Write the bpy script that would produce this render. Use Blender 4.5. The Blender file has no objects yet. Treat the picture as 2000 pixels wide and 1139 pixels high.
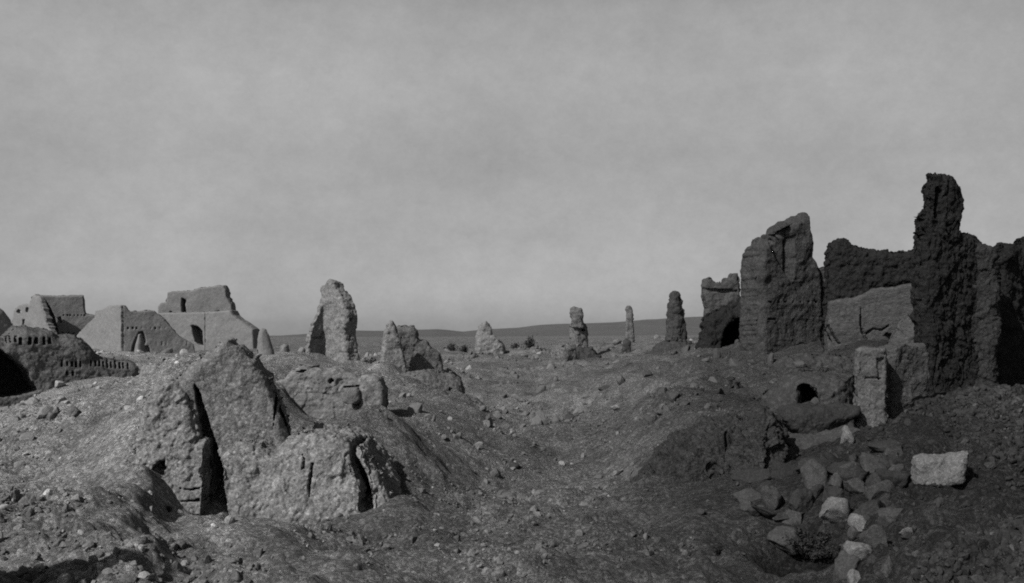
import bpy, bmesh, math, random
import numpy as np
from mathutils import Vector
R = math.radians
scene = bpy.context.scene
col = scene.collection

# ---------------------------------------------------------------- camera, sky, sun
HORIZON = 655.0
FPX = 2000.0
cam_d = bpy.data.cameras.new("camera")
cam = bpy.data.objects.new("camera", cam_d)
col.objects.link(cam)
cam.location = (0, 0, 0)
cam.rotation_euler = (R(90), 0, 0)
cam_d.sensor_width = 36
cam_d.lens = 36.0
cam_d.shift_y = (HORIZON - 569.5) / 2000.0
cam_d.clip_end = 20000
scene.camera = cam

SUN_AZ, SUN_EL = 42.0, 40.0     # degrees to the left of straight-behind, elevation
sv = Vector((-math.sin(R(SUN_AZ)) * math.cos(R(SUN_EL)), -math.cos(R(SUN_AZ)) * math.cos(R(SUN_EL)), math.sin(R(SUN_EL))))
ld = bpy.data.lights.new("sun", 'SUN')
ld.energy = 4.8
ld.angle = R(0.5)
ld.color = (1.0, 0.985, 0.97)
lo = bpy.data.objects.new("sun", ld)
lo.rotation_euler = sv.to_track_quat('Z', 'Y').to_euler()
col.objects.link(lo)

world = bpy.data.worlds.new("World")
scene.world = world
world.use_nodes = True
nt = world.node_tree
nt.nodes.clear()
def N(t, kind, **kw):
    n = t.nodes.new(kind)
    for k, v in kw.items():
        setattr(n, k, v)
    return n
sky = N(nt, 'ShaderNodeTexSky', sky_type='NISHITA', sun_disc=False, sun_elevation=R(SUN_EL), sun_rotation=R(180 + SUN_AZ))
sky.dust_density = 2.0
bw = N(nt, 'ShaderNodeRGBToBW')
nt.links.new(sky.outputs[0], bw.inputs[0])
tc = N(nt, 'ShaderNodeTexCoord')
sep = N(nt, 'ShaderNodeSeparateXYZ')
nt.links.new(tc.outputs['Generated'], sep.inputs[0])
# thin milky veil: dims towards the zenith, evens the horizon
ramp = N(nt, 'ShaderNodeValToRGB')
nt.links.new(sep.outputs['Z'], ramp.inputs[0])
SKYRAMP = [(0.0, 2.15), (0.012, 1.65), (0.03, 1.3), (0.06, 1.04), (0.1, 0.96), (0.17, 1.06), (0.24, 1.42), (0.30, 1.46), (0.36, 1.1), (0.5, 0.6), (0.8, 0.35)]
els = ramp.color_ramp.elements
els[0].position, els[0].color = SKYRAMP[0][0], (SKYRAMP[0][1],) * 3 + (1,)
els[1].position, els[1].color = SKYRAMP[-1][0], (SKYRAMP[-1][1],) * 3 + (1,)
for p, v in SKYRAMP[1:-1]:
    e = els.new(p)
    e.color = (v, v, v, 1)
mp = N(nt, 'ShaderNodeMapping')
mp.inputs['Scale'].default_value = (1.0, 1.0, 1.3)
nt.links.new(tc.outputs['Generated'], mp.inputs[0])
nz = N(nt, 'ShaderNodeTexNoise')
nz.inputs['Scale'].default_value = 2.6
nz.inputs['Detail'].default_value = 7
nz.inputs['Roughness'].default_value = 0.55
nt.links.new(mp.outputs[0], nz.inputs[0])
mr = N(nt, 'ShaderNodeMapRange')
mr.inputs['From Min'].default_value = 0.3
mr.inputs['From Max'].default_value = 0.7
mr.inputs['To Min'].default_value = 0.86
mr.inputs['To Max'].default_value = 1.1
nt.links.new(nz.outputs[0], mr.inputs[0])
m1 = N(nt, 'ShaderNodeMath', operation='MULTIPLY')
m2 = N(nt, 'ShaderNodeMath', operation='MULTIPLY')
nt.links.new(bw.outputs[0], m1.inputs[0])
nt.links.new(ramp.outputs[0], m1.inputs[1])
nt.links.new(m1.outputs[0], m2.inputs[0])
nt.links.new(mr.outputs[0], m2.inputs[1])
bgn = N(nt, 'ShaderNodeBackground')
bgn.inputs['Strength'].default_value = 0.1015
nz2 = N(nt, 'ShaderNodeTexNoise')
nz2.inputs['Scale'].default_value = 26
nz2.inputs['Detail'].default_value = 10
nz2.inputs['Roughness'].default_value = 0.85
nt.links.new(mp.outputs[0], nz2.inputs[0])
mr2 = N(nt, 'ShaderNodeMapRange')
for k, v in (('From Min', .3), ('From Max', .7), ('To Min', .9), ('To Max', 1.1)): mr2.inputs[k].default_value = v
nt.links.new(nz2.outputs[0], mr2.inputs[0])
m3 = N(nt, 'ShaderNodeMath', operation='MULTIPLY')
nt.links.new(m2.outputs[0], m3.inputs[0]); nt.links.new(mr2.outputs[0], m3.inputs[1])
mr3 = N(nt, 'ShaderNodeMapRange')     # veil thicker on one side of the sky
for k, v in (('From Min', -.1), ('From Max', .48), ('To Min', 1.0), ('To Max', .76)): mr3.inputs[k].default_value = v
nt.links.new(sep.outputs['X'], mr3.inputs[0])
m4 = N(nt, 'ShaderNodeMath', operation='MULTIPLY')
nt.links.new(m3.outputs[0], m4.inputs[0]); nt.links.new(mr3.outputs[0], m4.inputs[1])
nt.links.new(m4.outputs[0], bgn.inputs['Color'])
wo = N(nt, 'ShaderNodeOutputWorld')
nt.links.new(bgn.outputs[0], wo.inputs[0])

scene.view_settings.view_transform = 'Standard'
scene.view_settings.look = 'None'
scene.view_settings.exposure = 0
scene.view_settings.gamma = 1
scene.cycles.use_denoising = False
scene.cycles.max_bounces = 4
scene.cycles.diffuse_bounces = 2
scene.cycles.filter_width = 1.9

# ---------------------------------------------------------------- noise
def _h(ix, iy, iz, seed):
    a = (ix.astype(np.int64) * 374761393 + iy.astype(np.int64) * 668265263 + iz.astype(np.int64) * 1440662683 + seed * 974634777) & 0xffffffff
    a = ((a ^ (a >> 13)) * 1274126177) & 0xffffffff
    a = ((a ^ (a >> 16)) * 2246822519) & 0xffffffff
    a = a ^ (a >> 15)
    return (a & 0xffffff) / float(0xffffff)

def vnoise(p, seed=0):
    i = np.floor(p)
    f = p - i
    f = f * f * f * (f * (f * 6 - 15) + 10)
    ix, iy, iz = i[:, 0], i[:, 1], i[:, 2]
    out = np.zeros(len(p))
    for dx in (0, 1):
        wx = f[:, 0] if dx else 1 - f[:, 0]
        for dy in (0, 1):
            wy = f[:, 1] if dy else 1 - f[:, 1]
            for dz in (0, 1):
                wz = f[:, 2] if dz else 1 - f[:, 2]
                out += wx * wy * wz * _h(ix + dx, iy + dy, iz + dz, seed)
    return out * 2 - 1

ROT = np.array([[0.36, 0.48, -0.8], [-0.8, 0.60, 0.0], [0.48, 0.64, 0.60]])
def fbm(p, octv=4, rough=0.5, seed=0):
    out = np.zeros(len(p))
    p = p @ ROT
    a = 1.0
    q = p.copy()
    for k in range(octv):
        out += a * vnoise(q, seed + k * 17)
        q = (q * 2.03 + 11.3) @ ROT
        a *= rough
    return out

def sstep(a, b, x):
    t = np.clip((x - a) / (b - a), 0, 1)
    return t * t * (3 - 2 * t)

# ---------------------------------------------------------------- helpers for objects
def tag(o, label=None, cat=None, group=None, kind=None):
    if label: o['label'] = label
    if cat: o['category'] = cat
    if group: o['group'] = group
    if kind: o['kind'] = kind
    return o

def mesh_from(name, V, F, smooth=True):
    me = bpy.data.meshes.new(name)
    V = np.asarray(V, dtype=np.float32)
    if isinstance(F, np.ndarray):
        n, k = F.shape
        me.vertices.add(len(V))
        me.vertices.foreach_set('co', V.ravel())
        me.loops.add(n * k)
        me.loops.foreach_set('vertex_index', F.ravel().astype(np.int32))
        me.polygons.add(n)
        me.polygons.foreach_set('loop_start', (np.arange(n) * k).astype(np.int32))
        me.polygons.foreach_set('loop_total', np.full(n, k, dtype=np.int32))
        me.update(calc_edges=True)
    else:
        me.from_pydata([tuple(v) for v in V], [], F)
        me.update()
    me.polygons.foreach_set('use_smooth', np.full(len(me.polygons), smooth, dtype=bool))
    return me

def link(name, me, mat, loc=(0, 0, 0), parent=None):
    o = bpy.data.objects.new(name, me)
    col.objects.link(o)
    o.location = loc
    if mat: me.materials.append(mat)
    if parent is not None:
        o.parent = parent
    return o

def empty(name, loc):
    o = bpy.data.objects.new(name, None)
    col.objects.link(o)
    o.location = loc
    o.empty_display_size = 0.3
    return o

# ---------------------------------------------------------------- materials
def mud(name, base, s=0.3, contrast=0.35, bump=0.5, stretch=(1, 1, 1), bd=None, attr=None, ro=0.75, grit=0.3):
    """earth: base albedo, s = size in metres of the main blotches, bd = bump distance"""
    m = bpy.data.materials.new(name)
    m.use_nodes = True
    t = m.node_tree
    t.nodes.clear()
    out = N(t, 'ShaderNodeOutputMaterial')
    pr = N(t, 'ShaderNodeBsdfPrincipled')
    pr.inputs['Roughness'].default_value = 0.95
    pr.inputs['Specular IOR Level'].default_value = 0.12
    t.links.new(pr.outputs[0], out.inputs[0])
    tcn = N(t, 'ShaderNodeTexCoord')
    mpn = N(t, 'ShaderNodeMapping')
    mpn.inputs['Scale'].default_value = stretch
    t.links.new(tcn.outputs['Object'], mpn.inputs[0])
    def noise(sc, det, ro):
        n = N(t, 'ShaderNodeTexNoise')
        n.inputs['Scale'].default_value = sc
        n.inputs['Detail'].default_value = det
        n.inputs['Roughness'].default_value = ro
        t.links.new(mpn.outputs[0], n.inputs[0])
        return n.outputs[0]
    def math_(op, a, b):
        n = N(t, 'ShaderNodeMath', operation=op)
        for k, v in enumerate((a, b)):
            if isinstance(v, (int, float)): n.inputs[k].default_value = v
            else: t.links.new(v, n.inputs[k])
        return n.outputs[0]
    big = noise(0.35 / s, 3, 0.6)
    mid = noise(1.6 / s, 12, ro)
    fine = noise(9.0 / s, 4, 0.75)
    v = math_('ADD', math_('MULTIPLY', math_('SUBTRACT', big, 0.5), 1.2), math_('ADD', math_('MULTIPLY', math_('SUBTRACT', mid, 0.5), 2.2), math_('MULTIPLY', math_('SUBTRACT', fine, 0.5), 1.5)))
    v = math_('ADD', math_('MULTIPLY', v, contrast * 1.3), 1.0)
    v = math_('MAXIMUM', v, 0.25)
    if grit:
        for sc_, g_ in ((8.0 / s, 1.0), (19.0 / s, .9)):
            g = N(t, 'ShaderNodeTexVoronoi'); g.inputs['Scale'].default_value = sc_
            t.links.new(mpn.outputs[0], g.inputs[0])
            sx = N(t, 'ShaderNodeSeparateXYZ'); t.links.new(g.outputs['Color'], sx.inputs[0])
            w_ = math_('MULTIPLY', math_('SUBTRACT', math_('POWER', sx.outputs[0], 2.0), .33), grit * 1.5 * g_)
            v = math_('MULTIPLY', v, math_('ADD', w_, 1.0))
            gd = g.outputs['Distance'] if sc_ < 10 / s else gd
    # small pale flecks of gypsum and stone chips
    vo = N(t, 'ShaderNodeTexVoronoi')
    vo.inputs['Scale'].default_value = 7.0 / s
    t.links.new(mpn.outputs[0], vo.inputs[0])
    fl = math_('MULTIPLY', math_('LESS_THAN', vo.outputs['Distance'], 0.16), math_('GREATER_THAN', noise(2.5 / s, 2, 0.5), 0.58))
    v = math_('ADD', v, math_('MULTIPLY', fl, 0.55 if contrast > 0.2 else 0.2))
    if attr:
        at = N(t, 'ShaderNodeAttribute')
        at.attribute_name = attr
        v = math_('MULTIPLY', v, at.outputs['Fac'])
    else:
        v = math_('MULTIPLY', v, base)
    t.links.new(v, pr.inputs['Base Color'])
    hb = math_('ADD', math_('MULTIPLY', mid, 1.0), math_('MULTIPLY', fine, 0.45))
    if grit: hb = math_('SUBTRACT', hb, math_('MULTIPLY', gd, 0.5 * grit))
    b = N(t, 'ShaderNodeBump')
    b.inputs['Strength'].default_value = bump
    b.inputs['Distance'].default_value = bd if bd else s * 0.35
    t.links.new(hb, b.inputs['Height'])
    t.links.new(b.outputs[0], pr.inputs['Normal'])
    return m

# ---------------------------------------------------------------- the ground
# (px, py, distance): where the surface of the earth is seen
CP = [
 (-700,1139,5.0),(-400,900,11),(-500,740,30),(-400,690,90),
 (-150,1020,7.6),(0,1030,7.6),(100,1030,7.9),(230,1065,8.0),(60,1100,6.7),(200,1120,6.8),(380,1110,7.8),
 (120,985,9.0),(30,930,10.2),(100,850,12.6),(20,815,15),(70,795,17),(-60,805,20),(292,1005,10.1),(285,940,10.5),(283,880,10.9),(283,820,11.5),(285,770,12.3),(310,738,13.4),(180,880,11.2),(180,820,12.6),(355,722,14.2),(20,790,32),(-60,790,32),(40,785,24),(120,775,17.5),(0,800,20),(190,770,17),(330,1020,10.4),
 (350,712,20),(440,700,21),(180,690,62),(130,740,32),(260,740,30),(420,1035,10.4),(450,1020,10.7),(300,695,92),(450,690,95),(540,712,70),(530,735,34),
 (560,760,17),(500,720,17),
 (560,1010,11.4),(560,1110,8.6),(640,1050,10),(790,1000,10.9),(700,1110,8.7),(600,850,17.5),
 (790,900,12.9),(720,850,14),(700,1040,10.4),(640,835,15.6),(740,812,17),(560,730,50),(640,745,30),(720,725,50),
 (860,1120,8.6),(870,1000,11.8),(900,920,14.6),(850,850,16.8),(840,790,24),(800,740,44),(870,700,68),
 (1020,1130,8.6),(1000,1000,12.6),(1020,905,17.4),(1000,850,23),(1000,800,31),(980,750,44),(960,705,66),(1000,688,100),
 (1150,1120,8.8),(1170,1000,12.4),(1180,900,17.5),(1170,840,22.5),(1150,790,30),(1150,740,42),(1180,700,60),(1150,682,95),
 (1300,1110,8.8),(1300,1010,11.6),(1300,880,15),(1330,830,16.5),(1330,790,18),(1400,785,17.5),(1340,740,30),(1330,725,36),(1300,695,48),(1250,676,75),(1350,668,70),
 (1450,1110,8.6),(1440,1020,10.6),(1450,900,13.8),(1470,800,16.5),(1450,765,20),(1430,715,32),(1480,692,31),
 (1570,1120,8.2),(1570,1000,10.2),(1600,900,12.2),(1600,800,15.6),(1560,740,21),(1600,690,28),(1700,680,26),
 (1680,1120,7.2),(1680,960,9.6),(1690,875,12.6),(1790,850,13.6),(1780,700,24),
 (1800,1120,6.6),(1800,980,8.4),(1820,880,10.8),(1900,838,14.6),(1960,825,13.6),(1990,960,8.2),(1990,1139,5.6),
 (2100,900,9.5),(2300,1100,5),(2400,800,14),(2200,690,32),(2400,670,90),
]
ctrl = []
for px, py, Y in CP:
    ctrl.append(((px - 1000) / FPX * Y, Y, (HORIZON - py) / FPX * Y))
for x, y, z in [(0,0,-1.6),(1.5,1,-1.55),(-2,1,-1.55),(0,4,-1.75),(0,-6,-1.5),(6,-4,-1.4),(-6,-4,-1.4),(-7,3,-1.5),(8,4,-1.3),(0,-40,-1.5),(40,-30,-1.5),(-40,-30,-1.5),(0,-300,-2),
                (-300,0,-2),(300,0,-1),(-60,20,-1.6),(60,20,-1.2),
                (-90,180,-2.6),(0,180,-2.4),(60,180,-1.6),(150,180,-.8),(-160,350,-3),(0,350,-2.5),(160,350,0.6),(0,800,-2),(-400,800,-3),(400,800,3),(0,2500,-2),(-1500,2500,-3),(1500,2500,8)]:
    ctrl.append((x, y, z))
ctrl = np.array(ctrl, dtype=float)
def lnmap(x, y):
    r = np.sqrt(x * x + y * y) + 4.0
    th = np.arctan2(x, y)
    l = np.log(r)
    # a smooth planar log-polar chart
    return np.stack([l * np.sin(th), l * np.cos(th)], axis=1) * 2.0
_c = lnmap(ctrl[:, 0], ctrl[:, 1])
def _phi(d2):
    return 0.5 * d2 * np.log(d2 + 1e-9)
_n = len(_c)
_D = ((_c[:, None, :] - _c[None, :, :]) ** 2).sum(2)
_A = np.zeros((_n + 3, _n + 3))
_A[:_n, :_n] = _phi(_D) + np.eye(_n) * 0.004
_A[:_n, _n] = 1; _A[:_n, _n + 1:] = _c
_A[_n:, :_n] = _A[:_n, _n:].T
_w = np.linalg.solve(_A, np.concatenate([ctrl[:, 2], [0, 0, 0]]))
def base_h(x, y):
    q = lnmap(x, y)
    out = np.zeros(len(q))
    for s in range(0, len(q), 60000):
        qq = q[s:s + 60000]
        d2 = ((qq[:, None, :] - _c[None, :, :]) ** 2).sum(2)
        out[s:s + 60000] = _phi(d2) @ _w[:_n] + _w[_n] + qq @ _w[_n + 1:]
    return out
def detail_h(x, y, spacing=None):
    """heaps, scree and clods; octaves finer than the mesh are left out"""
    r = np.sqrt(x * x + y * y)
    p = np.stack([x, y, np.zeros_like(x)], axis=1)
    if spacing is None:
        spacing = np.full_like(x, 0.02)
    out = np.zeros_like(x)
    lam, k = 7.0, 0
    rough = 0.7 + 0.6 * sstep(0.05, 0.5, vnoise(p / 3.1, 77)) 
    while lam > 0.05:
        amp = lam * (0.05 if lam > 2 else 0.12 if lam > 0.5 else 0.19)
        f = 1 - sstep(0.25, 0.6, spacing / lam)
        if f.max() > 0:
            n = vnoise(p / lam + 7.7 * k, 5 + k)
            if lam < 3: n = n * 0.55 + (0.5 - np.abs(vnoise(p / lam * 0.8 + 3.1 * k, 45 + k)) * 1.6) * 0.45
            out += amp * n * f * (rough if lam < 1.0 else 1)
        lam /= 1.9
        k += 1
    t = x / np.maximum(y, 1.0)
    heap = sstep(0.30, 0.42, t + 0.02 * vnoise(p / 1.5, 71)) * (1 - sstep(14, 22, y)) * (y > 2)
    heap = np.maximum(heap, sstep(-0.24, -0.40, t) * (1 - sstep(7.5, 8.3, y)) * (y > 2))
    for lam, a_, k_ in ((0.55, .075, 301), (0.26, .045, 302), (0.13, .026, 303)):
        f = 1 - sstep(0.2, 0.5, spacing / lam)
        c = vnoise(p @ ROT / lam, k_)
        msk = sstep(-.35, .25, vnoise(p @ ROT.T / (lam * 5), k_ + 9))
        out += a_ * f * msk * np.clip(c * 2.2, -.6, .75)
    out = out * (1 + 0.6 * heap)
    mid = sstep(16, 26, y) * (1 - .8 * sstep(34, 60, y)) * (y < 400) * sstep(-.36, -.22, t) * (1 - .7 * sstep(.18, .28, t))
    out += mid * (0.48 * np.clip(vnoise(p @ ROT / 2.6, 201) + .1, -.3, 1) + 0.3 * np.abs(vnoise(p @ ROT / 1.1, 202)))
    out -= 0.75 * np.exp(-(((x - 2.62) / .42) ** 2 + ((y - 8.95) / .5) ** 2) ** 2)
    return out * (0.25 + 0.75 * sstep(1.0, 4.0, r))
def gh(x, y):
    x = np.atleast_1d(np.asarray(x, float)); y = np.atleast_1d(np.asarray(y, float))
    sp = np.sqrt(x * x + y * y) * 0.005
    return base_h(x, y) + detail_h(x, y, sp)
def gz(px, Y):
    return float(gh([(px - 1000) / FPX * Y], [Y])[0])

def soil(x, y):
    """the colour of the soil, with the fall-off of light towards the right painted in"""
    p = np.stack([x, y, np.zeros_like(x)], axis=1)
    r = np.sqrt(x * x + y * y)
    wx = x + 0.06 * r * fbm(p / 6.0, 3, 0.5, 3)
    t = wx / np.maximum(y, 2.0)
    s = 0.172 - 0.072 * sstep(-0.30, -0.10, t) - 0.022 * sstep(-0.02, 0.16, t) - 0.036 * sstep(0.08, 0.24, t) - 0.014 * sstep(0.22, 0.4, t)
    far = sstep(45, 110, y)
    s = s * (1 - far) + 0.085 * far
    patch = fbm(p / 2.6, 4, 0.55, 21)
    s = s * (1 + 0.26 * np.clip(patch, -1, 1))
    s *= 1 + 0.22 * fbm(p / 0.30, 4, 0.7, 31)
    s *= 1 - 0.8 * np.exp(-(((x - 2.62) / .46) ** 2 + ((y - 8.95) / .6) ** 2) ** 2)   # the pit's shade painted into the soil colour
    return np.clip(s * 1.28, 0.012, 0.5)

def build_ground():
    rings = []
    r = 0.4
    while r < 9000:
        rings.append(r)
        if r < 4: r *= 1.09
        elif r < 26: r *= 1.0036
        elif r < 110: r *= 1.0056
        elif r < 700: r *= 1.015
        else: r *= 1.05
    rings = np.array(rings)
    ang = np.concatenate([np.linspace(-180, -34, 60, endpoint=False), np.linspace(-34, 34, 980), np.linspace(34, 180, 60, endpoint=False)[1:]])
    A = np.radians(ang)
    nr, na = len(rings), len(A)
    X = (rings[:, None] * np.sin(A)[None, :]).ravel()
    Yv = (rings[:, None] * np.cos(A)[None, :]).ravel()
    rr = np.repeat(rings, na)
    Z = base_h(X, Yv) + detail_h(X, Yv, rr * 0.0026)
    V = np.stack([X, Yv, Z], axis=1)
    i = np.arange(nr - 1)[:, None] * na
    j = np.arange(na)[None, :]
    jn = (j + 1) % na
    F = np.stack([(i + j), (i + jn), (i + na + jn), (i + na + j)], axis=2).reshape(-1, 4)
    F = F[:, ::-1]
    c = len(V)
    V = np.vstack([V, [[0, 0, -1.6]]])
    me = mesh_from("ground", V, F.copy())
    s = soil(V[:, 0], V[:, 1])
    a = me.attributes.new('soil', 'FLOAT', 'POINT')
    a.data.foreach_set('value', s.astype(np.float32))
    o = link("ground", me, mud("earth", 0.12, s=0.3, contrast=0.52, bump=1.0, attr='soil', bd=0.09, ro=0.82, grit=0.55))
    tag(o, kind='structure')
build_ground()

# far ridge behind the plain
def build_hills():
    az = np.radians(np.linspace(-50, 50, 420))
    rr = np.linspace(1500, 4200, 46)
    k = np.tan(az)
    px = 1000 + 2000 * k
    prof_px = [-800, 0, 300, 540, 600, 690, 760, 850, 905, 950, 1010, 1050, 1110, 1200, 1260, 1370, 1500, 2000, 2800]
    prof_py = [655, 655, 656, 657, 653, 646, 647, 644, 648, 644, 641, 636, 634, 630, 625, 620, 618, 622, 630]
    el = (655 - np.interp(px, prof_px, prof_py)) / 2000
    X = (rr[:, None] * k[None, :] * np.ones_like(k)).ravel()
    Y = np.repeat(rr, len(k))
    P = np.stack([X, Y, 0 * X], axis=1)
    t = (Y - 1500) / 2700
    crest = np.tile(el, len(rr)) * 2800
    body = sstep(0.0, 0.48, t) * (1 - 0.6 * sstep(0.55, 1, t))
    Z = -6 + (crest + 6) * body + body * (4.0 * fbm(P / 260, 4, 0.5, 9) + 1.5 * fbm(P / 70, 3, 0.5, 19)) * 0.55
    V = np.stack([X, Y, Z], axis=1)
    na = len(k); nr = len(rr)
    i = np.arange(nr - 1)[:, None] * na
    j = np.arange(na - 1)[None, :]
    F = np.stack([(i + j), (i + j + 1), (i + na + j + 1), (i + na + j)], axis=2).reshape(-1, 4)
    me = mesh_from("hills", V, F)
    o = link("hills", me, mud("hill_earth", 0.085, s=60, contrast=0.22, bump=0.3, bd=6, grit=0.1))
    tag(o, kind='structure')
build_hills()

# ---------------------------------------------------------------- eroded mud walls
def in_poly(px, py, poly):
    inside = np.zeros(len(px), bool)
    n = len(poly)
    for i in range(n):
        x0, y0 = poly[i]; x1, y1 = poly[(i + 1) % n]
        c = (y0 > py) != (y1 > py)
        with np.errstate(divide='ignore', invalid='ignore'):
            xi = (x1 - x0) * (py - y0) / (y1 - y0 + 1e-12) + x0
        inside ^= c & (px < xi)
    return inside

def seg_dist(p, poly, closed=True, skip_low=None):
    d = np.full(len(p), 1e9)
    n = len(poly)
    for i in range(n if closed else n - 1):
        a = np.array(poly[i]); b = np.array(poly[(i + 1) % n])
        if skip_low is not None and (a[1] < skip_low and b[1] < skip_low):
            continue
        ab = b - a
        L = (ab ** 2).sum() + 1e-12
        t = np.clip(((p - a) @ ab) / L, 0, 1)
        q = a + t[:, None] * ab
        d = np.minimum(d, np.sqrt(((p - q) ** 2).sum(1)))
    return d

def jag(outline, amp, step, seed):
    rng = random.Random(seed)
    out = []
    n = len(outline)
    for i in range(n):
        a = outline[i]; b = outline[(i + 1) % n]
        L = math.hypot(b[0] - a[0], b[1] - a[1])
        k = max(1, int(L / step))
        nx, ny = -(b[1] - a[1]) / (L + 1e-9), (b[0] - a[0]) / (L + 1e-9)
        for j in range(k):
            t = (j + (rng.uniform(-.3, .3) if 0 < j else 0)) / k
            m = rng.gauss(0, amp) * (1 if j else 0.4)
            m = max(-2.2 * amp, min(2.2 * amp, m))
            out.append((a[0] + (b[0] - a[0]) * t + nx * m, a[1] + (b[1] - a[1]) * t + ny * m))
    return out

def eval_mesh(me, mods):
    o = bpy.data.objects.new("tmp", me)
    col.objects.link(o)
    for f in mods: f(o)
    dg = bpy.context.evaluated_depsgraph_get()
    r = bpy.data.meshes.new_from_object(o.evaluated_get(dg))
    bpy.data.objects.remove(o)
    return r

def get_vf(me):
    V = np.empty(len(me.vertices) * 3, np.float32); me.vertices.foreach_get('co', V)
    n = len(me.polygons)
    lt = np.empty(n, np.int32); me.polygons.foreach_get('loop_total', lt)
    L = np.empty(len(me.loops), np.int32); me.loops.foreach_get('vertex_index', L)
    assert (lt == 4).all()
    return V.reshape(-1, 3).astype(float), L.reshape(-1, 4)

def remesh(me, vs):
    def f(o):
        m = o.modifiers.new('r', 'REMESH'); m.mode = 'VOXEL'; m.voxel_size = vs; m.adaptivity = 0
    return eval_mesh(me, [f])

def plane(a, b):
    A = np.array([(a[0] - 1000) / FPX * a[1], a[1]]); B = np.array([(b[0] - 1000) / FPX * b[1], b[1]])
    u = (B - A) / np.linalg.norm(B - A)
    n = np.array([-u[1], u[0]])
    if n @ A < 0: n = -n
    return A, u, n

class Slab:
    """a wall: outline seen at (px, py), standing in the vertical plane through ground points a and b, T thick"""
    def __init__(self, outline, a, b, T, taper=0.15, rnd=0.25, rmin=0.35, amp=1.0, step=3.5, through=(), flare=0.0, seed=1, hard=()):
        self.__dict__.update(locals()); self.pock = []
        self.A, self.u, self.n = plane(a, b)
    def uz(self, px, py, w=0.0):
        k = (px - 1000) / FPX
        # A + u s = (k Y, Y)
        M = np.array([[self.u[0], -k], [self.u[1], -1.0]])
        s, Y = np.linalg.solve(M, -(self.A + self.n * w))
        return s, (HORIZON - py) / FPX * Y
    def world(self, s, z, w):
        P = self.A + self.u * s + self.n * w
        return (P[0], P[1], z)
    def prism(self, pts, w0, w1):
        n = len(pts)
        V = [self.world(s, z, w0) for s, z in pts] + [self.world(s, z, w1) for s, z in pts]
        F = [list(range(n)), list(range(2 * n - 1, n - 1, -1))]
        for i in range(n):
            j = (i + 1) % n
            F.append([i, i + n, j + n, j])
        me = mesh_from("p", V, F)
        bm = bmesh.new(); bm.from_mesh(me)
        bmesh.ops.triangulate(bm, faces=[f for f in bm.faces if len(f.verts) > 4])
        bmesh.ops.recalc_face_normals(bm, faces=bm.faces)
        bm.to_mesh(me); bm.free()
        return me
    def build(self, vs):
        ja = self.amp * (0.45 if self.a[1] < 30 else 0.8)
        pts = [self.uz(*p) for p in jag(self.outline, ja, self.step, self.seed)]
        raw = [self.uz(*p) for p in self.outline]
        me = self.prism(pts, -self.T / 2, self.T / 2)
        for poly, w0, w1 in [(q, -self.T, 2 * self.T) for q in self.through] + [(q, -self.T, -self.T / 2 + dd) for q, dd in self.pock]:
            pj = poly if w1 > self.T else jag(poly, 0.5, 6, 7)
            wf = 0.0 if w1 > self.T else -self.T / 2 * (1 - self.taper * .5)
            c = self.prism([self.uz(p[0], p[1], wf) for p in pj], w0, w1)
            co = bpy.data.objects.new("cut", c); col.objects.link(co)
            def f(o, co=co):
                m = o.modifiers.new('b', 'BOOLEAN'); m.object = co; m.operation = 'DIFFERENCE'; m.solver = 'EXACT'
            me = eval_mesh(me, [f])
            bpy.data.objects.remove(co)
        me = remesh(me, vs)
        V, F = get_vf(me)
        d = V[:, :2] - self.A
        s = d @ self.u; w = d @ self.n; z = V[:, 2]
        zb, zt = min(p[1] for p in raw), max(p[1] for p in raw)
        t = np.clip((z - zb) / (zt - zb), 0, 1)
        sd = np.full(len(V), 1e9)
        zlow = zb + 0.06 * (zt - zb)
        P2 = np.stack([s, z], 1)
        for i in range(len(raw)):
            j = (i + 1) % len(raw)
            if raw[i][1] < zlow and raw[j][1] < zlow: continue
            if any(abs(self.outline[i][0] - h) <= 2 and abs(self.outline[j][0] - h) <= 2 for h in self.hard): continue
            sd = np.minimum(sd, seg_dist(P2, [raw[i], raw[j]], closed=False))
        Rr = self.rnd * self.T + 1e-6
        q = np.clip(sd / Rr, 0, 1)
        prof = np.sqrt(np.clip(1 - (1 - q) ** 2, 0, 1))
        prof = self.rmin + (1 - self.rmin) * prof
        k = (1 - self.taper * t + self.flare * np.exp(-t * 5)) * prof
        w2 = w * k
        V[:, :2] = self.A + s[:, None] * self.u + w2[:, None] * self.n
        return V, F

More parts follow.
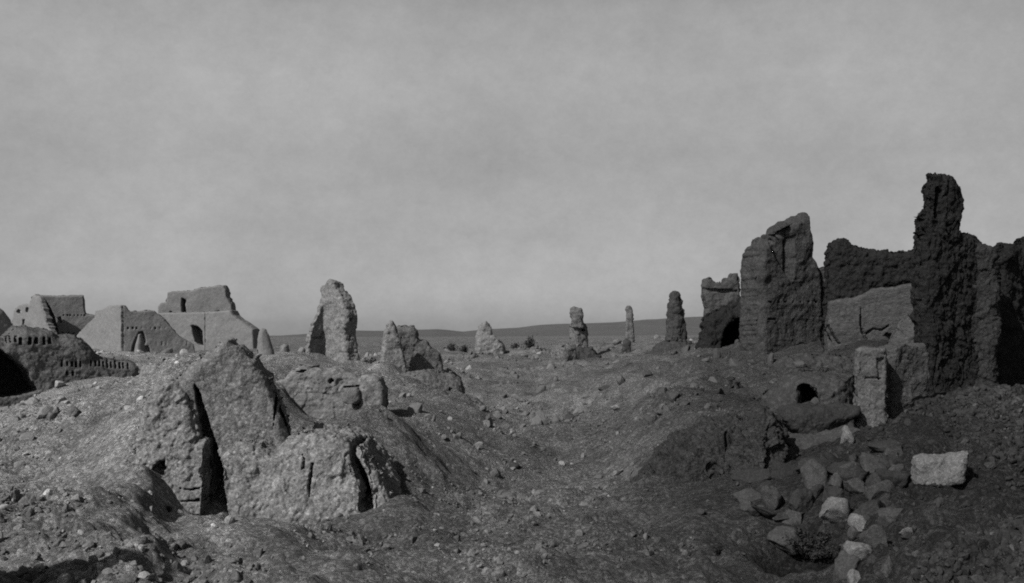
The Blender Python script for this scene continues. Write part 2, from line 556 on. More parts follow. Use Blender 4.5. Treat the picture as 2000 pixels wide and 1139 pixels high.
def wall(name, slabs, mat, label=None, cat='ruined wall', vox=1.7, namp=2.2, nsc=14, groove=0, course=0, chip=0, cuts=(), group=None, parent=None, seed=3, rough=0.55, crush=0.0):
    """noise sizes are in picture units at the wall's distance (1 unit = Y / 2000 m)"""
    if isinstance(slabs, Slab): slabs = [slabs]
    Y0 = float(np.mean([(s.a[1] + s.b[1]) / 2 for s in slabs]))
    small = []
    for c in cuts:
        if c[1] >= 0.5: slabs[c[2] if len(c) > 2 else 0].pock.append((c[0], c[1]))
        else: small.append(c)
    cuts = small
    px1 = Y0 / FPX
    vs = vox * px1
    Vs, Fs, off = [], [], 0
    for s in slabs:
        V, F = s.build(vs)
        Vs.append(V); Fs.append(F + off); off += len(V)
    if len(slabs) > 1:
        me = remesh(mesh_from("j", np.vstack(Vs), np.vstack(Fs)), vs)
        V, F = get_vf(me)
    else:
        V, F = Vs[0], Fs[0]
    def normals(V):
        me = mesh_from("n", V, F)
        nn = np.empty(len(V) * 3, np.float32); me.vertices.foreach_get('normal', nn)
        bpy.data.meshes.remove(me)
        return nn.reshape(-1, 3).astype(float)
    nn = normals(V)
    d = namp * px1 * fbm(V / (nsc * px1), 5, rough, seed)
    if groove:
        q = V / (np.array([9, 9, 70]) * px1)
        q = q + 0.9 * np.stack([fbm(V / (30 * px1), 2, 0.5, seed + 60)] * 3, 1)
        g = 1 - np.abs(vnoise(q, seed + 50)) * 2.2
        d -= groove * px1 * np.clip(g, 0, 1) * (0.5 + 0.5 * vnoise(V / (40 * px1), seed + 51))
    if course:
        q = V / (np.array([60, 60, 5.5]) * px1)
        d += course * px1 * fbm(q, 3, 0.6, seed + 80)
    if chip:
        for sc, a, sd_ in ((70, 1.0, 7), (28, .6, 8), (13, .35, 9)):
            c = fbm(V / (sc * px1), 3, .6, seed + sd_)
            d -= chip * px1 * a * sstep(0.12, 0.2, c)
    if crush:
        c = vnoise(V @ ROT / (9 * px1), seed + 90) + 0.6 * vnoise(V @ ROT.T / (5 * px1), seed + 91)
        d += crush * px1 * np.clip(c, -1, 0.4)
    V = V + nn * d[:, None]
    if cuts:
        s0 = slabs[0]
        nn = normals(V)
        n3 = np.array([s0.n[0], s0.n[1], 0])
        facing = (nn @ n3) < 0.35
        px = 1000 + FPX * V[:, 0] / V[:, 1]
        py = HORIZON - FPX * V[:, 2] / V[:, 1]
        for c in cuts:
            poly, dep = c[0], c[1]
            sl = slabs[c[2]] if len(c) > 2 else s0
            dirn = np.array([sl.n[0], sl.n[1], 0])
            front = ((V[:, :2] - sl.A) @ sl.n) < sl.T * 0.12
            m = in_poly(px, py, poly) & front & ((nn @ dirn) < 0.35)
            V[m] += dirn * dep
    o0 = V.mean(0); o0[2] = V[:, 2].min()
    cx = float(o0[0]); cy = float(o0[1])
    zb = float(gh([cx], [cy])[0]) if parent is None else 0.0
    loc = np.array([cx, cy, zb]) if parent is None else np.array(parent.location)
    me = mesh_from(name, V - loc, F)
    if parent is None:
        o = link(name, me, mat, loc)
    else:
        o = link(name, me, mat, (0, 0, 0), parent)
    if label: tag(o, label, cat if parent is None else None, group)
    return o

def box(x0, y0, x1, y1):
    return [(x0, y0), (x1, y0), (x1, y1), (x0, y1)]
def holes(xs, y, w, h, dep, idx=0, seed=5):
    rg = random.Random(seed)
    out = []
    for x in xs:
        yy = y(x) if callable(y) else y
        dx = rg.uniform(-1, 1); hh = h * rg.uniform(0.8, 1.2)
        ww = w * rg.uniform(0.8, 1.2)
        out.append(([(x - ww / 2 + dx, yy - hh * .4), (x + dx, yy - hh / 2), (x + ww / 2 + dx, yy - hh * .4), (x + ww / 2 + dx, yy + hh / 2), (x - ww / 2 + dx, yy + hh / 2)], dep, idx))
    return out

M = {
 'far':   mud("far_plaster", 0.16, s=1.6, contrast=0.10, bump=0.35, bd=0.12, grit=0.1),
 'far2':  mud("far_plaster_worn", 0.14, s=1.2, contrast=0.16, bump=0.4, bd=0.15, grit=0.1),
 'dark_far': mud("weathered_brown_mud", 0.085, s=0.7, contrast=0.25, bump=0.5, bd=0.12),
 'mid':   mud("mud_brick", 0.145, s=0.7, contrast=0.17, bump=0.5, bd=0.12),
 'mid2':  mud("mud_brick_brown", 0.10, s=0.6, contrast=0.25, bump=0.6, bd=0.12),
 'near':  mud("crumbled_clay", 0.158, s=0.28, contrast=0.45, bump=0.6, bd=0.05, grit=0.42),
 'near2': mud("crumbled_clay_brown", 0.14, s=0.28, contrast=0.45, bump=0.6, bd=0.05, grit=0.42),
 'rt':    mud("mud_brick_falloff", 0.042, s=0.5, contrast=0.25, bump=0.7, bd=0.1),  # fall-off of light to the right is put into this darker base
 'rtl':   mud("mud_plaster_falloff", 0.056, s=0.5, contrast=0.22, bump=0.6, bd=0.08, stretch=(1, 1, 2.5)),  # plaster darkened in colour for the right-hand fall-off of light
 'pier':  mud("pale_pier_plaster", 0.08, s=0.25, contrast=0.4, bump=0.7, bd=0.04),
 'rtd':   mud("mud_deep_falloff", 0.017, s=0.4, contrast=0.35, bump=0.9, bd=0.1),  # darkest tone: light fall-off at the right held in the base colour
 'rtm':   mud("mud_falloff", 0.03, s=0.4, contrast=0.35, bump=0.8, bd=0.1),  # base colour lowered to carry the light's fall-off at right
 'bank':  mud("bank_earth_falloff", 0.034, s=0.25, contrast=0.33, bump=0.9, bd=0.06, grit=0.42),  # bank earth with the right-hand light fall-off in its colour
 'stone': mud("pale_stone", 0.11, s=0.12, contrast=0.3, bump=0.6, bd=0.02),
 'stone_m': mud("grey_stone", 0.042, s=0.12, contrast=0.25, bump=0.6, bd=0.02),
 'stone_d': mud("dark_stone_falloff", 0.027, s=0.12, contrast=0.3, bump=0.6, bd=0.02),  # stone colour lowered with the same fall-off of light
}

def fwall(*a, **k):
    k.setdefault('namp', 0.9); k.setdefault('nsc', 22); k.setdefault('vox', 1.25)
    return wall(*a, **k)
# ---------- far left ruined village
fwall('mud_ruin', Slab([(-70,585),(-20,592),(3,606),(14,622),(22,636),(14,665),(-70,700)], (-70,72), (22,74), 3, rnd=.5), M['far'],
     'pale sloping mud ruin cut off by the left edge of the photo', 'ruin')
fwall('broken_wall', Slab([(15,660),(20,635),(28,622),(30,606),(38,596),(46,593),(62,592),(70,600),(74,655),(50,662)], (15,118), (74,116), 0.7,
     through=[box(54,601,60,610), [(40,604),(47,610),(40,614),(35,609)]], amp=1.3), M['far'],
     'low broken mud wall with a small window hole, behind the dark pitted wall at far left', 'ruined wall', cuts=[(box(43,624,50,637), .6)])

house = empty('ruined_house', ((110-1000)/FPX*102, 102, gz(110, 102)))
tag(house, 'ruined house with flat topped rear wall and tall leaning front wall throwing a black shadow', 'house')
fwall('front_wall', Slab([(45,672),(52,636),(62,600),(63,588),(72,574),(82,580),(88,600),(93,615),(99,636),(108,656),(110,672)], (45,97), (110,94), 0.9, rnd=.3), M['far'], parent=house)
fwall('rear_wall', Slab([(78,672),(78,577),(120,577.5),(164,577),(166,600),(168,613),(186,616),(190,625),(188,650),(180,672)], (78,98), (190,100), 1.7, amp=.5, rnd=.1), M['far2'], parent=house,
     cuts=holes(range(124,168,7), 616, 2.4, 2.4, .35) + holes(range(122,150,11), 651, 2.5, 3.5, .35) + [([(84,582),(92,588),(100,601),(107,618),(113,640),(116,656),(100,656),(92,625)], 1.4)] + [([(113,622),(119,617),(122,630),(117,631)], .5)])  # deep recess cut to the shape of the front wall's shadow

h2 = empty('corner_building', ((242-1000)/FPX*88, 88, gz(242, 88)))
tag(h2, 'ruined building with a sharp corner, pale left face and beam holes in its right face', 'building')
fwall('side_wall', Slab([(130,715),(150,660),(168,640),(190,620),(191,606),(204,604),(214,599),(228,596),(241,597),(242,715)], (130,94), (242,86.2), .5, amp=.4, rnd=.1, taper=.0, hard=(241.5,)), M['far'], parent=h2)
fwall('front_wall', Slab([(241,715),(241,597),(247,600),(253,607),(272,608),(292,606),(301,607),(318,620),(332,636),(350,655),(378,672),(386,715)], (241,86.6), (386,89), .9, amp=.8, rnd=.1, taper=.0, hard=(241,)), M['far2'], parent=h2,
     cuts=holes(range(250,330,9), 641, 3.4, 4.6, .7) + holes(range(306,372,10), lambda x: 671, 2.2, 9, .6) +
          [([(255,700),(257,680),(263,662),(271,648),(280,646),(285,662),(284,700)], .85), ([(284,675),(291,675),(295,686),(295,700),(284,700)], .85)])
fwall('mud_stump', Slab([(255,712),(262,690),(268,668),(271,653),(276,652),(280,668),(281,690),(284,712)], (255,80), (284,80), 1.2, rnd=.5, rmin=.1, amp=.6), M['far'],
     'slender pale mud stump before the black doorway of the corner building', 'ruin')

h3 = empty('tower_house', ((420-1000)/FPX*108, 108, gz(420, 108)))
tag(h3, 'tallest ruined mud house in the left group, with a slit window and a black doorway', 'house')
fwall('upper_wall', Slab([(312,622),(312,598),(317,592),(328,590),(330,571),(340,569),(375,568),(392,563),(410,560),(430,557),(441,558),(446,566),(448,580),(457,595),(462,622)], (312,107), (462,107), 1.6, amp=.8, rnd=.12, taper=0), M['far2'], parent=h3,
     cuts=[([(354,610),(354,581),(359,583),(364,586),(362,596),(364,610)], 1.3), (box(331,608,336,613), .5), ([(412,611),(424,607),(434,607),(424,611)], .6)])
fwall('lower_wall', Slab([(312,700),(313,612),(330,611),(400,610),(458,606),(463,615),(472,622),(488,633),(502,643),(506,700)], (312,106.8), (506,105), 2.0, amp=.5, rnd=.08, taper=0), M['far'], parent=h3,
     cuts=[([(371,636),(377,634),(386,637),(395,646),(397,675),(388,674),(380,668),(376,650)], 1.7), (box(400,612,401,700), .3)])
fwall('round_tower', Slab([(498,722),(501,690),(503,662),(506,647),(512,641),(519,643),(525,656),(531,676),(536,694),(540,722)], (498,84), (540,84), 1.7, rnd=.5, rmin=.02, amp=.4, taper=.5), M['far2'],
     'tapering round mud tower stump at the right end of the village ruins', 'tower', cuts=[(box(502,684,504,710), .4)])
fwall('low_ruin', Slab([(535,725),(545,700),(550,676),(556,672),(563,674),(568,700),(575,725)], (535,64), (575,64), 1.2, rnd=.5, rmin=.2), M['mid'],
     'low pale mud lump between the round tower and the tall pinnacle', 'ruin')

# ---------- dark pitted wall at left
wall('pitted_wall', Slab([(-80,800),(-80,640),(0,662),(14,652),(24,640),(40,637),(60,641),(85,643),(96,650),(106,656),(118,654),(136,655),(150,661),(162,672),(172,683),(184,694),(200,700),(222,703),(243,704),(254,708),(261,719),(256,740),(240,775),(150,790),(20,800)],
     (-80,33.5), (261,36.5), 3.2, taper=.1, rnd=.12, amp=1.1), M['dark_far'],
     'long dark mud wall full of beam holes, with a black cave mouth at the left edge', 'ruined wall', vox=1.6, namp=2.4, nsc=18, course=.3,
     cuts=holes([40,58,72,86,98], 666, 6, 13, .35) + holes(range(122,162,9), lambda x: 710 + (x-122)*.05, 4.2, 11, .3, seed=8) + holes(range(178,258,8), lambda x: 709 + (x-180)*.08, 4, 13, .3, seed=9) + holes([131,142], 729, 4, 8, .25) + holes([14,20,32], 662, 5, 13, .3)
       + [([(-30,672),(0,681),(14,688),(30,701),(46,714),(57,727),(63,743),(72,754),(81,763),(62,769),(45,774),(20,776),(-30,779)], 2.9)])

# ---------- foreground left wall stumps
CREV = [(376,744),(388,762),(402,800),(416,850),(430,900),(440,950),(450,985),(455,1014),(430,1020),(402,1024),(400,960),(396,900),(388,840),(382,790)]
wall('clay_mass', [Slab([(270,1060),(278,960),(284,900),(295,850),(308,790),(328,748),(350,738),(372,742),(392,760),(404,800),(416,850),(436,850),(452,862),(475,858),(500,846),(530,852),(558,866),(580,846),(604,832),(630,836),(655,842),(680,848),(708,860),(736,882),(762,915),(788,965),(812,1060)], (270,12.0), (810,12.1), 2.2, taper=.5, rnd=.05, rmin=.8, amp=2.5, flare=.2)],
     M['near'], 'crumbled pale clay ridge split by a wide black crevice and a slender black crack', 'mound', vox=1.9, namp=5, nsc=75, crush=.6, rough=.66, chip=4.0,
     cuts=[(CREV, 1.9), ([(291,934),(300,905),(312,896),(324,895),(322,915),(319,932),(305,930)], .9),
           ([(345,953),(372,955),(400,950),(404,953),(372,959)], .3), ([(350,979),(375,977),(402,972),(404,977),(375,982)], .3), ([(360,1003),(380,1005),(402,1005),(404,1010),(375,1009)], .3), ([(388,924),(397,912),(402,922),(398,930)], .2),
           ([(676,862),(690,872),(702,900),(716,930),(726,955),(729,990),(724,1006),(716,1000),(705,988),(706,955),(697,925),(686,895)], 1.7),
           ([(607,905),(612,904),(610,925),(606,950),(604,975),(602,950),(603,930)], .3), ([(590,888),(595,895),(593,915),(589,918),(592,900)], .15)])
wall('wall_remnant', [Slab([(335,1060),(340,770),(356,738),(372,722),(384,704),(398,698),(408,686),(425,678),(432,668),(452,662),(462,672),(478,676),(492,692),(505,700),(512,716),(528,730),(536,752),(548,775),(556,800),(566,830),(571,900),(575,1060)], (335,12.25), (575,12.55), 2.0, taper=.25, rnd=.06, rmin=.75, amp=3)],
     M['near2'], 'broad upright clay wall with a flat cracked face and peaked top, behind the crevice', 'ruined wall', vox=1.9, namp=3.0, nsc=60, crush=.7, groove=.8, chip=1.2,
     cuts=[(CREV, 1.7), ([(538,760),(542,775),(540,800),(534,828),(531,846),(534,822),(536,790)], .4), ([(545,790),(552,805),(560,825),(572,850),(568,852),(555,826),(546,806)], .45)])
wall('rubble_hump', Slab([(250,790),(275,745),(300,712),(320,700),(345,705),(370,725),(390,790)], (250,19), (390,19), 2.2, rnd=.5, rmin=.1, amp=1.6, flare=.3), M['near'],
     'low rounded clay hump behind the crumbled stump on the left slope', 'mound', vox=2.2, namp=6, nsc=40, crush=1.5)
wall('clay_lump', Slab([(262,770),(275,735),(286,712),(296,716),(303,738),(312,770)], (262,28), (312,28), 1.2, rnd=.5, rmin=.1, amp=1.2), M['mid'],
     'small pale clay lump standing at the right end of the pitted wall', 'ruin', namp=4, nsc=22)

# ---------- centre ruins
wall('broken_masonry', [Slab([(500,900),(506,790),(520,752),(545,742),(562,736),(576,720),(600,711),(625,716),(640,722),(662,716),(690,724),(712,731),(744,736),(752,760),(756,900)], (500,17.0), (754,17.0), 1.0, taper=.2, rnd=.1, rmin=.6, amp=1.5)],
     M['mid'], 'block of broken masonry with stones showing, below the tall pinnacle', 'ruined wall', vox=1.7, namp=3, nsc=40, crush=.8, course=.5, chip=2.5,
     cuts=[([(704,762),(708,768),(707,782),(702,785),(703,770)], .3), (box(720,758,722,776), .2), ([(752,770),(755,785),(752,796),(749,790)], .4), ([(576,727),(590,722),(600,722),(592,728)], .15), ([(640,744),(648,738),(652,744),(644,750)], .25),
           ([(672,755),(704,753),(707,755),(672,758)], .2), ([(672,785),(700,786),(704,784),(704,789),(680,789)], .2)])
wall('overhang_slab', Slab([(566,842),(580,822),(600,818),(640,822),(664,815),(655,830),(620,834),(600,838),(598,848),(580,852)], (566,15.7), (664,16.0), .6, rnd=.3, rmin=.5), M['stone_m'],
     'pale flat stone lying over a small black hollow behind the clay mound', 'stone', namp=1.6, nsc=12, cuts=[([(568,832),(602,834),(598,850),(572,853)], .4)])
wall('tall_pinnacle', [Slab([(580,745),(590,700),(600,668),(606,640),(614,625),(622,606),(628,590),(637,580),(660,580),(660,745)], (580,49.5), (660,52.4), .3, amp=1.6, rnd=.15, rmin=.6, hard=(660,)),
      Slab([(638,745),(638,590),(638,575),(637,560),(646,554),(654,548),(661,552),(663,562),(673,575),(682,592),(688,612),(689,628),(684,645),(686,668),(692,700),(695,745)], (640,51.5), (695,50), .9, amp=.9, rnd=.15, rmin=.6, hard=(638,))],
     M['mid'], 'tallest pointed mud brick pinnacle left of centre, with a shaded recess on its left', 'ruined wall', vox=1.4, namp=2.4, nsc=16, course=.4,
     cuts=[([(608,660),(616,658),(640,655),(640,660),(616,663)], .12), ([(682,622),(690,620),(690,627),(684,628)], .3), ([(683,655),(686,655),(684,668),(682,664)], .3)])
wall('leaning_wall', Slab([(738,775),(742,720),(747,680),(751,648),(757,634),(763,625),(770,631),(774,645),(781,668),(787,692),(795,720),(800,775)], (738,40.7), (800,41), 0.7, amp=.9, rnd=.15, rmin=.5), M['mid'],
     'narrow leaning mud wall with a small black arch at its foot, right of the tall pinnacle', 'ruined wall', vox=1.4, namp=2, nsc=16, course=.4,
     cuts=[([(759,753),(762,738),(767,731),(772,738),(773,746),(766,751)], .8)])
wall('stepped_wall', Slab([(758,760),(760,640),(775,639),(790,637),(808,638),(812,650),(818,664),(830,666),(842,678),(858,690),(864,720),(868,760)], (758,42.4), (868,43), 1.2, amp=1.1, rnd=.2), M['mid2'],
     'stepped mud wall stump receding behind the narrow leaning wall', 'ruined wall', vox=1.5, namp=2.2, nsc=16, course=.4, crush=.8)
wall('rounded_ruin', Slab([(748,860),(757,775),(775,748),(800,732),(830,724),(862,724),(880,735),(887,755),(892,785),(900,860)], (752,28), (890,29.5), 2.4, taper=.4, rnd=.25, rmin=.3, amp=1.5, flare=.3), M['mid2'],
     'rounded knob of brown clay with small dark pits, centre left middle distance', 'ruin', vox=1.8, namp=4.5, nsc=32, crush=1.2,
     cuts=[(box(838,765,842,770), .2), ([(878,756),(885,760),(882,772),(872,778),(876,768)], .25), (box(782,768,786,778), .15)])
wall('cairn_ruin', [Slab([(930,660),(933,645),(937,634),(943,630),(949,626),(955,633),(960,642),(963,660)], (930,71), (963,71), .9, amp=1.4, rnd=.3),
      Slab([(926,725),(929,680),(930,656),(965,655),(975,664),(984,672),(986,700),(990,725)], (926,70.4), (990,70.6), 1.6, amp=1, rnd=.2)], M['mid'],
     'pyramid topped mud ruin on a paler square base near the centre horizon', 'ruin', vox=1.2, namp=1.6, nsc=9, course=.4)
wall('capped_pillar', [Slab([(1115,640),(1117,622),(1113,612),(1115,603),(1126,600),(1137,602),(1139,613),(1137,624),(1141,640)], (1115,60), (1141,60), 1.0, amp=.9, rnd=.3, rmin=.5),
      Slab([(1113,715),(1115,680),(1116,632),(1141,632),(1145,650),(1144,690),(1147,715)], (1113,60), (1147,60.5), 1.0, amp=.9, rnd=.3, rmin=.5)], M['mid2'],
     'mud pillar capped by a wide crumbling stone top, right of the centre horizon', 'pillar', vox=1.2, namp=1.7, nsc=10, course=.4, cuts=[(box(1136,643,1142,647), .4)])
wall('low_pier', Slab([(1076,765),(1082,735),(1084,700),(1088,678),(1100,670),(1114,672),(1118,700),(1120,765)], (1076,49), (1120,50), 1.2, amp=1, rnd=.3), M['mid2'],
     'low mud pier with a dark vertical crack below the stone capped pillar', 'pillar', vox=1.4, namp=2, nsc=14, cuts=[([(1087,694),(1089,694),(1095,728),(1093,728)], .3)])
wall('slim_pillar', Slab([(1219,690),(1221,655),(1221,640),(1224,615),(1222,604),(1226,598),(1232,598),(1236,606),(1236,628),(1238,645),(1238,660),(1240,690)], (1219,76), (1240,76), .6, amp=.7, rnd=.3, rmin=.5), M['mid2'],
     'slimmest and smallest mud pillar standing against the horizon', 'pillar', vox=1.0, namp=1.2, nsc=8, course=.3)
wall('dark_stub', Slab([(1212,715),(1215,690),(1217,666),(1223,662),(1231,666),(1233,690),(1236,715)], (1212,60), (1236,60), .6, amp=.8, rnd=.3, rmin=.5), M['rt'],
     'short dark mud stub directly below the slimmest pillar', 'pillar', vox=1.2, namp=1.2, nsc=8)
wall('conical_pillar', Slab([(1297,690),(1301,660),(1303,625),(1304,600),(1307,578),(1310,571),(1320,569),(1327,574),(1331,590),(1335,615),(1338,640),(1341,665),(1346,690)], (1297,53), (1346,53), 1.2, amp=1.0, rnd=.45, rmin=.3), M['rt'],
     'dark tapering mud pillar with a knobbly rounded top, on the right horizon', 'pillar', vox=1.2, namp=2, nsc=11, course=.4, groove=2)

# ---------- right group
st = empty('square_tower', ((1420-1000)/FPX*39, 39, gz(1420, 39)))
tag(st, 'square topped mud tower with jagged crown over dark rubble and a black arch', 'tower')
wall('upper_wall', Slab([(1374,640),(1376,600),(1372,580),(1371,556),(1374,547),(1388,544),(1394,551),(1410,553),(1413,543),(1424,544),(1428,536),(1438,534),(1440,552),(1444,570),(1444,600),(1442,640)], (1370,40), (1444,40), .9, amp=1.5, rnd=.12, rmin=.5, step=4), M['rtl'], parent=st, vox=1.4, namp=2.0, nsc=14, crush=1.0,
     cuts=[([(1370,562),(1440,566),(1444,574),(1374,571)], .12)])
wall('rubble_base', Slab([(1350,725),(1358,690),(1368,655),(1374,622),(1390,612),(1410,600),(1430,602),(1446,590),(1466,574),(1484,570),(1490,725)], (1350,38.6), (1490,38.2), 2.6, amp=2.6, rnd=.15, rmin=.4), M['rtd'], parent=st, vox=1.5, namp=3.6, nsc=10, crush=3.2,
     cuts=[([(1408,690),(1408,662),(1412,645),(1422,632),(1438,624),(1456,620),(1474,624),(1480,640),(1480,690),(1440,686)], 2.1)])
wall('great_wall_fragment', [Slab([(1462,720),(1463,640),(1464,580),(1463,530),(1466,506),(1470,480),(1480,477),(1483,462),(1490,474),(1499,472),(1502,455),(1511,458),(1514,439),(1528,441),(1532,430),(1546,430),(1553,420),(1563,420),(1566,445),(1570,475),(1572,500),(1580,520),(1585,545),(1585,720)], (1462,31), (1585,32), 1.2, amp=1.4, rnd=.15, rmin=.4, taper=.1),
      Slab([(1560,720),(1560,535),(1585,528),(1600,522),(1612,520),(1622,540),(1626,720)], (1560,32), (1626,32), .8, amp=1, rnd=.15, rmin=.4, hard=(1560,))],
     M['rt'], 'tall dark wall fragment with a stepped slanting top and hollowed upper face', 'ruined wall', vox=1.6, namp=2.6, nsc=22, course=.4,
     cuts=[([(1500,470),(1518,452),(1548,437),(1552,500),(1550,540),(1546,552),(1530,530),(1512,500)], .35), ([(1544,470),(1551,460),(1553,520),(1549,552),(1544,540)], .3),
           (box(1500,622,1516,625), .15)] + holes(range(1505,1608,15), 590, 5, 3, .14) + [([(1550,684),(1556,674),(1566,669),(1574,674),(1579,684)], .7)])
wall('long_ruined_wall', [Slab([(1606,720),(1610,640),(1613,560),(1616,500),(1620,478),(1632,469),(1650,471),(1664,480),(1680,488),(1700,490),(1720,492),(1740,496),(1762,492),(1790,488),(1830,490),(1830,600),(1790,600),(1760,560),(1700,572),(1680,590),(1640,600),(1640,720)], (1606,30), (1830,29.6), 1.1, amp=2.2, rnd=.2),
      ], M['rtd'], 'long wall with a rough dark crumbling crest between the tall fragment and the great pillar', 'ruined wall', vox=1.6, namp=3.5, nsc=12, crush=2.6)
wall('plastered_wall', Slab([(1612,720),(1614,640),(1618,590),(1640,584),(1664,583),(1690,574),(1704,565),(1722,562),(1745,562),(1765,556),(1790,554),(1840,552),(1840,720)], (1612,29.1), (1840,28.5), .9, amp=1.0, rnd=.1, rmin=.75), M['rtl'],
     'paler plastered wall face with cracks, below the rough dark crest', 'ruined wall', vox=1.6, namp=2.0, nsc=26, course=.3,
     cuts=[([(1612,640),(1618,632),(1630,655),(1642,672),(1632,676),(1620,662)], .45), ([(1680,600),(1683,600),(1684,640),(1695,665),(1691,666),(1680,645)], .15), ([(1690,650),(1706,640),(1722,643),(1736,634),(1737,637),(1722,647),(1707,644),(1693,654)], .15), ([(1722,662),(1730,650),(1742,652),(1744,670),(1732,676)], .25)])
wall('fallen_plaster', Slab([(1738,700),(1742,665),(1752,640),(1762,618),(1774,614),(1786,624),(1794,660),(1798,700)], (1738,22), (1798,22), 1.0, rnd=.4, rmin=.2, amp=1.5), M['rtl'],
     'rounded lump of fallen plaster at the foot of the great pillar, left side', 'ruin', vox=1.8, namp=4, nsc=18, crush=2)
gp = empty('mud_pillar', ((1870-1000)/FPX*16.6, 16.6, gz(1870, 16.6)))
tag(gp, 'tallest dark mud pillar at right with a narrow knobbed top and a broad shoulder', 'pillar')
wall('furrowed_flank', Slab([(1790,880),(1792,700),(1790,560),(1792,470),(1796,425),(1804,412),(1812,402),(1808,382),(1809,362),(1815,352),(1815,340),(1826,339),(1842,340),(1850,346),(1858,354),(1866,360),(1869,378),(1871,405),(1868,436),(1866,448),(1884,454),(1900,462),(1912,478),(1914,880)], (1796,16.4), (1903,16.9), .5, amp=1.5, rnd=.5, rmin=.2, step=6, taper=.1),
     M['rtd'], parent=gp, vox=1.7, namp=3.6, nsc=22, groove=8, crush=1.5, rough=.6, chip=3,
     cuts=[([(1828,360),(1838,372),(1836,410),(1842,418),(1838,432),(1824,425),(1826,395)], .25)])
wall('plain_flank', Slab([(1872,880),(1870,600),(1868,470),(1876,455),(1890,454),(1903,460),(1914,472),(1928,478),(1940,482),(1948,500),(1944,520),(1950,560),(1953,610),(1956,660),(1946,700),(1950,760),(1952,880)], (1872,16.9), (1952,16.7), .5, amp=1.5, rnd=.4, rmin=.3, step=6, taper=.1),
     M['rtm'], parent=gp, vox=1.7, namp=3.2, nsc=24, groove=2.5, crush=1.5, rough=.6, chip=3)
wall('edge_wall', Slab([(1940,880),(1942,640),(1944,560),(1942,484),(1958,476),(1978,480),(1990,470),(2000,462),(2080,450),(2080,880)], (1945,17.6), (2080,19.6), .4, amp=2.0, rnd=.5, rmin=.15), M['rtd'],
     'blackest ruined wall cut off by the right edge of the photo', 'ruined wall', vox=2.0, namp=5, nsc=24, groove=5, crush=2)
ws = empty('wall_stub', ((1720-1000)/FPX*13.3, 13.3, gz(1720, 13.3)))
tag(ws, 'square plastered wall stub with a pale left pier, left of the tallest dark pillar', 'wall stub')
wall('pier', Slab([(1670,910),(1668,850),(1667,770),(1668,700),(1671,682),(1690,676),(1726,679),(1732,692),(1733,910)], (1668,13.3), (1734,13.2), .45, amp=1.0, rnd=.12, rmin=.6, taper=.05), M['pier'], parent=ws, vox=2.0, namp=2.6, nsc=30, chip=2.5,
     cuts=[([(1712,700),(1727,698),(1728,740),(1714,742)], .05), ([(1690,735),(1722,738),(1722,742),(1690,739)], .05)])
wall('wall', Slab([(1725,905),(1725,700),(1730,676),(1748,668),(1770,672),(1789,668),(1797,690),(1800,905)], (1725,13.5), (1800,13.8), .4, amp=1.0, rnd=.12, rmin=.6, taper=.05), M['rtl'], parent=ws, vox=2.0, namp=2.6, nsc=30, chip=2.5)
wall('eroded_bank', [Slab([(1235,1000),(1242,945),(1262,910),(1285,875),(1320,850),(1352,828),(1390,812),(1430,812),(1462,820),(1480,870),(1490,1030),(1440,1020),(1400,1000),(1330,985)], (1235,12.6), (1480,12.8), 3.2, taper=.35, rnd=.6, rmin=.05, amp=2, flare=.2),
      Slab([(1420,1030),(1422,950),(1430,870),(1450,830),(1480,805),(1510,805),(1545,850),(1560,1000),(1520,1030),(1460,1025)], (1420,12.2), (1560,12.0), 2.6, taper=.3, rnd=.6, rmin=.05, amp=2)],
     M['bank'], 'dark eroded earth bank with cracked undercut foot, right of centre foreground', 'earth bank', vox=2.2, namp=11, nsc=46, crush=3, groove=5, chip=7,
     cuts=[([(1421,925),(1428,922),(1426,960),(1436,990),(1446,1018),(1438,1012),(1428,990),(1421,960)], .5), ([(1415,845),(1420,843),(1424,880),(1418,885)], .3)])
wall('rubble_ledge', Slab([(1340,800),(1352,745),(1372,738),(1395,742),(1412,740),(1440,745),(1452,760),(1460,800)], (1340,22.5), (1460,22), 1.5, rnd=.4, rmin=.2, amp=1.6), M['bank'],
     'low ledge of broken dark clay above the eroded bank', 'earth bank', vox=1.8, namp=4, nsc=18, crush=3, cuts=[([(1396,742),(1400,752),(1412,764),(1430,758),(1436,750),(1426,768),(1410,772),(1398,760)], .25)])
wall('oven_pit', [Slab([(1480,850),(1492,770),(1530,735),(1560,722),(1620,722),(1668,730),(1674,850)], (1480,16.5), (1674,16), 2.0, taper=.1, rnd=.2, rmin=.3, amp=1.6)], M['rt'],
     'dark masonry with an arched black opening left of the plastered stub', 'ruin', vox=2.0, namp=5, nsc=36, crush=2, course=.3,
     cuts=[([(1556,794),(1556,754),(1566,749),(1580,752),(1594,768),(1600,794)], 1.4)])
